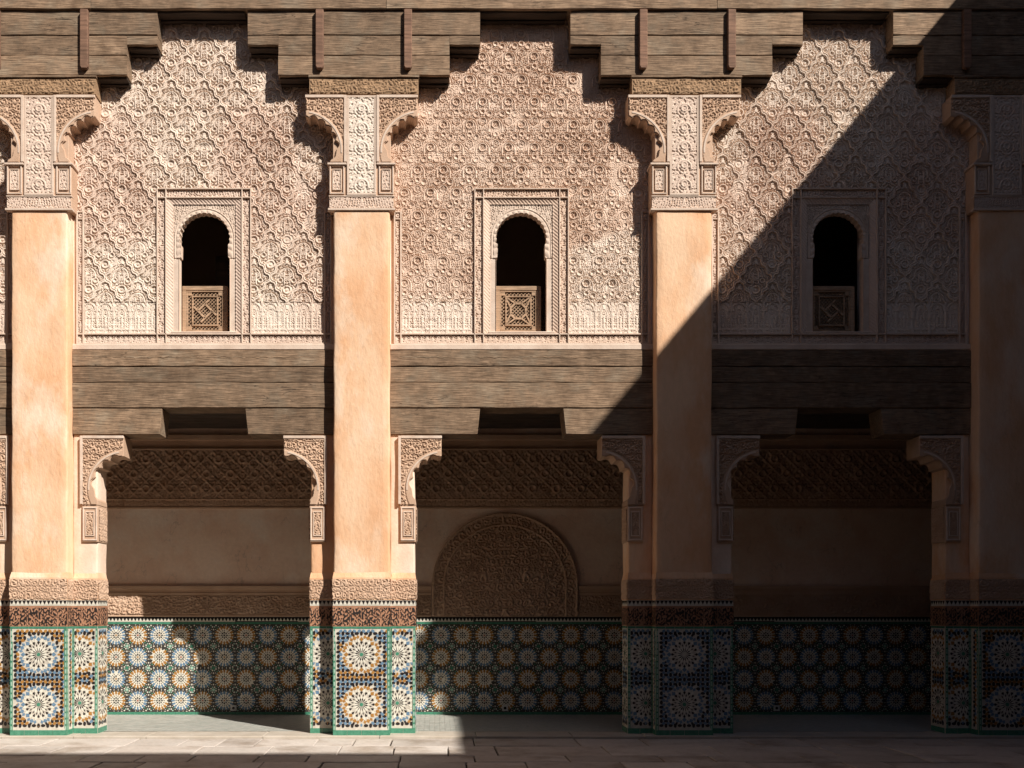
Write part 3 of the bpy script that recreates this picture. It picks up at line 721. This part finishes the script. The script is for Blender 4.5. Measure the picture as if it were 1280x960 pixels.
def make_wall(bk, label, kind, full=True):
    t = thing('carved_stucco_wall', label, 'wall', (bay_x(bk), 0, 0), 'carved upper walls between the piers')
    # masonry core round the window opening
    c = MB(); y0, y1 = WALL + .015, .55; E = BAY / 2 - .30
    c.box(-E, E, y0, y1, 4.70, 5.12); c.box(-E, E, y0, y1, 6.76, 10.6); c.box(-E, -.40, y0, y1, 5.12, 6.76); c.box(.40, E, y0, y1, 5.12, 6.76)
    inst('masonry', cached('wcore', lambda: c.mesh('masonry', M['plaster_in'])), t)
    cf = inst('carved_field', cached(('field', kind), field_sebka if kind == 's' else field_net), t)
    if bk == 2: cf.scale.x = -1
    base = M['stucco'] if kind == 's' else M['stucco_mid']
    led = MB(); led.box(-E + .045, E - .045, WALL - .03, y0 + .01, 4.893, 4.968)
    inst('ledge', cached('ledge', lambda: led.mesh('ledge', M['stucco_pale'], bevel=.008)), t)
    # narrow carved borders and their fillets
    fb = MB(); yF0, yF1 = WALL - .022, WALL + .02
    L = []   # (x0,x1,z0,z1)
    for s in (-1, 1):
        L.append((1.545 * s, 1.60 * s, 5.12, 6.55))
    bord = inst('border', cached(('bord', kind), lambda: relief('border', -1.60, 1.60, 4.99, 5.085, .006, lambda X, Z: .013 * arab((X % .2) - .1, Z, .06), base, y=WALL + .012)), t)
    for (a, b, z0, z1) in L:
        a, b = min(a, b), max(a, b)
        inst('border', cached(('bord', kind, a), lambda: relief('border', a, b, z0, z1, .006, scroll_h(.055, .014), base, y=WALL + .012)), t)
    for s in (-1, 1):
        for x in (1.532, 1.612): a, b = sorted(((x - .010) * s, (x + .010) * s)); fb.box(a, b, yF0, yF1, 4.97, 6.66)
    fb.box(-1.62, 1.62, yF0 + .002, yF1, 5.088, 5.106); fb.box(-1.62, 1.62, yF0 + .002, yF1, 4.966, 4.984)
    for s in (-1, 1):
        a, b = sorted((1.542 * s, 1.602 * s)); fb.box(a, b, yF0 + .004, yF1, 6.55, 6.565); fb.box(a, b, yF0 + .004, yF1, 6.64, 6.655)
        inst('rosette_block', cached(('rb', s), lambda: relief('rosette_block', a, b, 6.567, 6.638, .006, lambda X, Z: .016 * ring(np.hypot(X - (a + b) / 2, Z - 6.602), .018, .012), M['stucco'], y=WALL + .01)), t)
    # frame of the window
    for (x0, x1, z0, z1) in ((-.60, .60, 5.10, 6.946),):
        for (a, b, c_, d) in ((x0, x0 + .014, z0, z1), (x1 - .014, x1, z0, z1), (x0 + .014, x1 - .014, z1 - .014, z1), (-.49, -.476, z0, 6.835), (.476, .49, z0, 6.835), (-.476, .476, 6.821, 6.835), (-.586, -.49, 6.821, 6.835), (.49, .586, 6.821, 6.835), (-.49, -.476, 6.835, 6.932), (.476, .49, 6.835, 6.932)):
            fb.box(a, b, yF0 - .004, yF1, c_, d)
    fb.box(-.49, -.476, yF0, yF1, 4.984, 5.088); fb.box(.476, .49, yF0, yF1, 4.984, 5.088); fb.box(-.6, -.586, yF0, yF1, 4.984, 5.088); fb.box(.586, .6, yF0, yF1, 4.984, 5.088)
    inst('fillet', cached('wf', lambda: fb.mesh('fillet', M['stucco_pale'], bevel=.003)), t)
    wf = inst('window_frame', cached(('wfr', kind), lambda: relief('window_frame', -.586, .586, 5.106, 6.932, .006,
        lambda X, Z: np.where((np.abs(X) > .49) | (Z > 6.835), .014 * arab(np.where(Z > 6.84, X, np.abs(X) - .54), Z, .062), .004 + .020 * ss(.40, .476, np.maximum(np.abs(X), Z - 6.353 + .0)) + .003 * np.sin((X + Z) * 2 * PI / .045)),
        base, lambda X, Z: ~((np.abs(X) < .40) & (Z < 6.753)), y=WALL + .012)), t)
    def sp(X, Z):
        r = np.hypot(X, np.maximum(Z - 6.325, 0)); th = np.arctan2(Z - 6.325, X)
        h = .010 * arab(X, Z, .055) * (Z > 6.10)
        h = np.where((Z > 6.07) & (r < .372), .008 + .010 * np.abs(np.sin(th * 14.7)) * (r < .354), h); h = np.where((Z > 6.07) & (r > .372) & (r < .384), .016, h)
        return np.where(Z < 6.06, .006, h)
    inst('window_arch', cached(('warch', kind), lambda: relief('window_arch', -.405, .405, 5.12, 6.76, .005, sp, M['stucco_pale'], lambda X, Z: ~inop(X, Z), y=WALL + .028)), t)
    rv = MB(); n = len(OPN)
    for i in range(n):
        p, q = OPN[i], OPN[(i + 1) % n]; rv.face([(p[0], WALL + .012, p[1]), (p[0], .31, p[1]), (q[0], .31, q[1]), (q[0], WALL + .012, q[1])])
    inst('reveal', cached('rev', lambda: rv.mesh('reveal', M['plaster_pale'])), t)
    sl = MB(); sl.box(-.42, .42, WALL - .018, .56, 5.088 + .02, 5.130); inst('sill', cached('sill', lambda: sl.mesh('sill', M['stucco_pale'], bevel=.006)), t)
    return t
WALLS = {-1: ('sliver of carved stucco wall at the left edge, in the shadow of the pier', 's'),
         0: ('sunlit stucco wall carved with bold diagonal lozenges', 's'),
         1: ('middle stucco wall carved with rows of small arches and rosettes', 'n'),
         2: ('stucco wall of diagonal lozenges cut by the slanting shadow', 's')}
for k, (lb, kd) in WALLS.items(): make_wall(k, lb, kd)
screen(0, 'swirl', 'sunlit wooden lattice screen with pinwheel centre in the left window')
screen(1, 'star', 'wooden lattice screen with octagon centre in the middle window')
screen(2, 'swirl', 'shaded wooden lattice screen in the right window')

# ------------------------------------------------------------------ lintels over the gallery
LINT = {-1: 'end of a cedar lintel at the left edge in pier shadow', 0: 'sunlit cedar lintel under the left carved wall', 1: 'cedar lintel under the middle wall, shadow crossing its right end', 2: 'cedar lintel in deep shade under the right carved wall'}
def make_lintel(bk, label):
    t = thing('wooden_lintel', label, 'lintel', (bay_x(bk), 0, 0), 'cedar lintels over the gallery openings'); E = BAY / 2 - .352
    y0 = WALL - .035
    for (z0, z1, dy) in ((4.684, 4.886, 0), (4.480, 4.676, .004), (4.156, 4.474, -.006)):
        plank(t, -E, E, y0 + dy, .50, z0, z1)
    xe = .525
    for s in (-1, 1):
        mb = MB(); P = [(xe, 4.150), (xe + .035, 3.822), (E, 3.822), (E, 4.150)]
        if s < 0: P = flip(P)
        mb.prism(P, y0 + .006, .50); inst('corbel_block', mb.mesh('corbel_block', M['wood'], bevel=.006), t)
    plank(t, -E, E, .03 + y0, y0 + .034, 4.874, 4.892, name='moulding')
    # carved wavy fillet along the top board
    mb = MB(); xs = np.linspace(-E + .1, E - .1, 90)
    for a, b in zip(xs[:-1], xs[1:]):
        f = lambda x: 4.79 + .017 * abs(math.sin(x * 2 * PI / .34)) ; mb.bar((a, f(a)), (b, f(b)), .012, y0 - .002, y0 + .008)
    inst('carved_wave', mb.mesh('carved_wave', M['wood']), t)
    # soffit boards behind the face
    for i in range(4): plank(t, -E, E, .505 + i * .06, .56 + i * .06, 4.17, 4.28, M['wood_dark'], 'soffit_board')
    return t
for k, lb in LINT.items(): make_lintel(k, lb)

# ------------------------------------------------------------------ stepped cedar corbels on the piers and the eave beam
STK = {-1: 'stepped cedar corbel stack over the leftmost pier', 0: 'stepped cedar corbel stack over the ochre tiled pier', 1: 'stepped cedar corbel stack between the middle and right walls', 2: 'stepped cedar corbel stack at the top right corner, in shade'}
def nailhead(parent, x, y, z):
    me = cached('nail', lambda: MB().prism([(.012 * math.cos(a), .012 * math.sin(a)) for a in np.linspace(0, 2 * PI, 9)[:-1]], -.008, .004).mesh('nail', M['wood_dark'], bevel=.002))
    inst('nail', me, parent, (x, y, z))
for k, lb in STK.items():
    t = thing('corbel_stack', lb, 'corbel', (pier_x(k) + .03, 0, 0), 'stepped cedar corbels under the eave')
    f = -.012; bk = .32
    segs = [(-1.0, -.60), (-.60, .60), (.60, 1.0)]
    def rowp(w_, z0, z1, dy=0):
        for a, b in ((-w_, -.552), (-.548, .548), (.552, w_)): plank(t, a, b, f + dy + random.uniform(-.003, .003), bk, z0, z1)
    rowp(1.45, 8.775, 9.076); rowp(1.068, 8.524, 8.770, .004)
    for q0, q1 in ((-1.45, -1.069), (1.069, 1.45)): plank(t, q0, q1, f + .003, bk, 8.652, 8.770)
    rowp(1.07, 8.274, 8.519, 0)
    plank(t, -.69, .69, f - .014, bk, 8.238, 8.270, name='moulding'); plank(t, -.68, .68, f + .004, bk, 8.036, 8.235, M['wood_carved'])
    inst('carved_board', cached('cboard', lambda: relief('carved_board', -.66, .66, 8.055, 8.215, .008, lambda X, Z: .012 * spiral(X + .3 * (Z - 8.1), Z - 8.055, .08, .038), M['wood_carved'], y=f + .002)), t)
    for s in (-1, 1):
        mb = MB(); x = .55 * s; P = [(x - .05, 9.07), (x - .05, 8.36), (x - .03, 8.33), (x + .03, 8.33), (x + .05, 8.36), (x + .05, 9.07)]
        mb.prism(P, f - .055, f + .004); inst('batten', mb.mesh('batten', M['wood_red'], bevel=.008), t)
        nailhead(t, .32 * s, f + .003, 8.10)
        # inner set-back boards lining the notch
        for (a, b, z) in ((.68, 1.07, 8.274), (1.07, 1.45, 8.652)):
            a, b = sorted((a * s, b * s)); 
    # moulding under every step, brought forward in dark cedar to stand in for shade
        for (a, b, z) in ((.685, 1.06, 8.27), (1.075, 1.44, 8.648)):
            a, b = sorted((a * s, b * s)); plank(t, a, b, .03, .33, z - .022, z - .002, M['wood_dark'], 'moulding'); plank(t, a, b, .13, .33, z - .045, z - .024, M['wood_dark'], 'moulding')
eave = thing('eave_beam', 'long weathered cedar beam along the top of the facade', 'beam', (0, 0, 0))
for i, (a, b) in enumerate(((-8.0, -4.3), (-4.295, -.62), (-.615, 3.5), (3.505, 8.18))): plank(eave, a, b, -.045, .34, 9.082, 9.40)
for i, (a, b) in enumerate(((-8.0, -2.9), (-2.895, 1.1), (1.105, 5.2), (5.205, 8.18))): plank(eave, a, b, -.06, .34, 9.405, 9.8)
for i in range(4):     # boards behind the topmost notch, coloured dark in place of soffit shade
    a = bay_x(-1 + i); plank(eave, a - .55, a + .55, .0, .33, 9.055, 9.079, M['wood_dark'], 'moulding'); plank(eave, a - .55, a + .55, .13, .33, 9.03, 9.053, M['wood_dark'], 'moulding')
MBr = MB(); MBr.box(-8.0, 8.15, .02, 3.8, 9.8, 11.4)
MBr.box(-9.3, 8.15, -1.66, 3.8, 11.42, 11.75)  # added overhang out of view, sized to cut sky light on the facade
inst('shading_roof_slab', MBr.mesh('shading_roof_slab', M['plaster_in']), eave)

# ------------------------------------------------------------------ gallery behind the arcade
gw = thing('gallery_wall', 'plastered back wall of the shaded gallery with tiled dado', 'wall', (0, BACK, 0))
inst('plaster', MB().box(-9, 9.5, .0, .3, 0, 4.6).mesh('plaster', M['plaster_in']), gw)
XL, XR = -6.6, 7.8
def star_band(X, Z):
    P = .36; u = (X / P + .5) % 1 - .5; lx = u * P; lz = Z - 3.62
    h = .020 * arab(lx, lz, .085)
    for zz in (-.22, 0, .22):
        for xo in ((0,) if zz else (-.18, .18)):
            r = np.hypot(lx - xo, lz - zz); h = np.maximum(h, .034 * ring(r, .052, .014)); h = np.where(r < .036, .002, h)
    d = np.abs(((X + Z) / .18) % 1 - .5); e = np.abs(((X - Z) / .18) % 1 - .5)
    return np.maximum(h, .028 * (1 - ss(.05, .10, np.minimum(d, e))))
fz = MB(); fz.box(XL, XR, -.02, 0, 3.13, 4.12); fo = inst('carved_frieze', fz.mesh('carved_frieze', M['stucco_warm']), gw)
inst('carving', relief('carving', XL, XR, 3.25, 3.97, .014, star_band, M['stucco_warm'], y=-.021), fo)
inst('carving', relief('carving', XL, XR, 3.14, 3.23, .014, lambda X, Z: .012 * arab(X % .3 - .15, Z, .08), M['stucco_warm'], y=-.021), fo)
mb = MB(); mb.box(XL, XR, -.05, 0, 3.232, 3.249); mb.box(XL, XR, -.05, 0, 3.975, 4.0); mb.box(XL, XR, -.06, 0, 4.12, 4.2); mb.box(XL, XR, -.035, 0, 3.10, 3.13)
inst('fillet', mb.mesh('fillet', M['stucco_warm'], bevel=.004), fo)
AX, AZ, AR = 1.03, 1.95, 1.09                     # blind arch
def bandpiece(x0, x1):
    b = MB(); b.box(x0, x1, -.03, 0, 1.49, 1.945); b.box(x0, x1, -.06, -.03, 1.90, 1.95); b.box(x0, x1, -.045, -.03, 1.815, 1.85); b.box(x0, x1, -.042, -.03, 1.49, 1.515)
    o = inst('carved_band', b.mesh('carved_band', M['stucco_warm'], bevel=.004), gw)
    inst('carving', relief('carving', x0, x1, 1.53, 1.80, .011, lambda X, Z: .022 * spiral(X, Z - 1.53, .09, .040), M['stucco_warm'], y=-.031), o)
bandpiece(XL, AX - AR - .01); bandpiece(AX + AR + .01, XR)
arch = inst('blind_arch', MB().prism([(AX - AR, 1.49), (AX + AR, 1.49)] + [(AX + AR * math.cos(t), AZ + AR * math.sin(t)) for t in np.linspace(0, PI, 40)], -.03, 0).mesh('blind_arch', M['stucco_warm']), gw)
def arch_h(X, Z):
    r = np.where(Z > AZ, np.hypot(X - AX, Z - AZ), np.abs(X - AX)); th = np.arctan2(Z - AZ, X - AX)
    h = .028 * spiral(np.abs(X - AX), Z, .125, .046); h = np.where(r > AR - .17, .024 * spiral(th * 1.0, r, .13, .05) + .004, h)
    h = np.maximum(h, .03 * ring(r, AR - .018, .02)); return np.maximum(h, .03 * ring(r, AR - .18, .018))
inst('carving', relief('carving', AX - AR, AX + AR, 1.50, AZ + AR, .011, arch_h, M['stucco_warm'], lambda X, Z: np.where(Z > AZ, np.hypot(X - AX, Z - AZ), np.abs(X - AX)) < AR - .004, y=-.031), arch)
dd = inst('tiled_dado', MB().box(XL, XR, -.02, 0, 0, 1.488).mesh('tiled_dado', M['bed']), gw)
PIT = .323; NC = 11; WDT = PIT * NC
mm = medallion_panel('medallion_mosaic', 0, WDT, .075, 1.375, PIT)
for i in range(4): inst('medallion_mosaic', mm, dd, (XL + .05 + i * (WDT + .002), -.021, 0), kind='stuff')
gm = row_mesh('green_row', 0, WDT, .02, .068, GR, .15); gt = row_mesh('green_row', 0, WDT, 1.38, 1.41, GR, .12); tr = merlon_mesh('merlon_row', 0, WDT, 1.414, 1.486)
for i in range(4):
    x = XL + .05 + i * (WDT + .002); inst('green_row', gm, dd, (x, -.021, 0)); inst('green_row', gt, dd, (x, -.021, 0)); inst('merlon_row', tr, dd, (x, -.021, 0), kind='stuff')
for x, lb in ((-3.02, 'small wall socket low on the tiles of the left gallery bay'), (1.03, 'small pale wall socket low on the shaded tiles under the blind arch'), (5.08, 'small wall socket low on the tiles of the dark right bay')):
    t = thing('wall_socket', lb, 'socket', (x, BACK - .023, .085), 'wall sockets along the gallery')
    inst('plate', MB().box(-.045, .045, -.012, .002, 0, .085).mesh('plate', M['socket'], bevel=.004), t)
    inst('outlet', MB().prism([(.022 * math.cos(a), .043 + .022 * math.sin(a)) for a in np.linspace(0, 2 * PI, 13)[:-1]], -.0145, -.011).mesh('outlet', M['black']), t)
# gallery ceiling, ends and upper rooms
ce = thing('gallery_ceiling', 'dark cedar beamed ceiling of the gallery', 'ceiling', (0, 0, 0))
inst('slab', MB().box(-9, 9.5, .52, BACK + 1.6, 4.40, 4.72).mesh('slab', M['wood_dark']), ce)
yb = .755
while yb < BACK - .02:
    plank(ce, -8.98, 9.28, yb, min(yb + .185, BACK - .005), 4.30, 4.398, M['wood_dark'], 'ceiling_board'); yb += .19
for x, lb in ((-9.0, 'left end wall closing the gallery'), (9.3, 'right end wall closing the gallery')):
    o = inst('gallery_end_wall', MB().box(x, x + .3, .3, BACK + 1.6, 0, 10.5).mesh('gallery_end_wall', M['plaster_in'], bevel=.01)); tag(o, lb, 'wall')
up = thing('upper_rooms', 'dim plastered rooms behind the upper windows', 'room', (0, 0, 4.72))
inst('back_wall', MB().box(-9, 9.5, 3.5, 3.7, 0, 5.2).mesh('back_wall', M['interior']), up)
inst('ceiling', MB().box(-9, 9.5, .5, 3.6, 4.3, 4.5).mesh('ceiling', M['interior']), up)
inst('floor', MB().box(-9, 9.28, .52, 3.5, .004, .03).mesh('floor', M['threshold']), up)
for k in (-1, 0, 1, 2): inst('partition', cached('part', lambda: MB().box(-.15, .15, .5, 3.5, 0, 4.3).mesh('partition', M['interior'])), up, (pier_x(k), 0, 0))
cb = thing('cupboard', 'dark cupboard with a finial, seen through the left window', 'cupboard', (-2.86, 1.25, 4.72))
inst('body', MB().box(-.16, .22, -.15, .2, 0, 1.72).mesh('body', M['wood_dark'], bevel=.01), cb)
inst('finial', MB().prism([(-.04, 1.71), (.06, 1.71), (.06, 1.76), (.025, 1.79), (.035, 1.82), (.01, 1.86), (-.015, 1.82), (-.005, 1.79), (-.04, 1.76)], -.03, .03).mesh('finial', M['wood_dark']), cb)
for s in (-1, 1): inst('door', MB().box(.03 + s * .095 - .085, .03 + s * .095 + .085, -.17, -.148, .08, 1.64).mesh('door', M['wood_dark'], bevel=.006), cb)
# upper masonry beyond the bays, hidden behind piers
for k in (-1, 0, 1, 2):
    o = inst('pier_core', cached('pcore', lambda: MB().box(-.33, .33, .20, .55, 2.0, 10.6).mesh('pier_core', M['plaster_in'])))
    o.location.x = pier_x(k)
    for q in S.objects:
        if q.name.startswith('tiled_pier') and abs(q.location.x - pier_x(k)) < .01: o.parent = q; o.location.x = 0

# outer stretches of the facade, beyond the bays in view
for x0, x1, lb in ((-9.4, bay_x(-1) - 1.66, 'plain stretch of facade further left of the arcade'), (pier_x(2) + .64, 8.19, 'plain stretch of facade further right of the arcade')):
    t = thing('facade_end', lb, 'wall', (0, 0, 0))
    inst('masonry', MB().box(x0, x1, WALL, .55, 0, 10.6).mesh('masonry', M['plaster'], bevel=.01), t)
    inst('plinth', MB().box(x0, x1, WALL - .03, WALL, 0, 1.4).mesh('plinth', M['grout'], bevel=.01), t)

# ------------------------------------------------------------------ the other wings round the courtyard
def wing(label, boxes, wins):
    t = thing('courtyard_wing', label, 'building', (0, 0, 0), 'wings round the courtyard')
    for i, (nm, b, mt) in enumerate(boxes): inst(nm, MB().box(*b).mesh(nm, M[mt], bevel=.02), t)
    for b in wins:
        wn = inst('window', MB().box(*b).mesh('window', M['wood_dark'], bevel=.01), t)
    return t
RX, RY = 8.2, -6.20
wing('tall wing on the right side whose roof casts the slanting shadow', [('wall', (RX, RX + 6, RY, 6, 0, 10.7), 'wing'), ('shading_roof_slab', (RX, RX + 6, RY - .62, 6, 10.71, 11.27), 'wing'), ('wall', (RX, RX + 6, -12.58, RY - .01, 0, 8.9), 'wing'), ('parapet', (RX, RX + .5, -12.58, RY - .01, 8.92, 9.43), 'wing'), ('cornice', (RX - .15, RX - .002, -12, 0, 8.0, 8.5), 'wood'), ('cornice', (RX - .1, RX - .002, -12, 0, 4.2, 4.8), 'wood')],
     [(RX - .04, RX + .1, y, y + .7, 5.2, 6.7) for y in (-10.5, -6.5, -2.5)])
OY = -12.6; OH = 1.15 * (-OY - 1.21)
wing('wing opposite the arcade, behind the viewer', [('wall', (-16, RX + 6, OY - 6, OY, 0, OH - .6), 'wing'), ('parapet', (-16, RX + 6, OY - .5, OY, OH - .58, OH), 'wing'), ('cornice', (-9, RX - .2, OY + .002, OY + .15, 9.2, 9.7), 'wood'), ('cornice', (-9, RX - .2, OY + .002, OY + .1, 4.2, 4.8), 'wood')],
     [(x, x + .7, OY - .1, OY + .04, 5.2, 6.7) for x in (-6, -2, 2, 6)])
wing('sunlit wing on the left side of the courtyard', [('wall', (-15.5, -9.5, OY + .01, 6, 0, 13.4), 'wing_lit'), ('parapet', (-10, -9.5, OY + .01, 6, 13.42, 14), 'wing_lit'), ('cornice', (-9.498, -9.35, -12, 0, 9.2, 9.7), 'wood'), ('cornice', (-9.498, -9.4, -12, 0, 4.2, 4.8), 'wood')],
     [(-9.6, -9.46, y, y + .7, 5.2, 6.7) for y in (-10.5, -6.5, -2.5)])
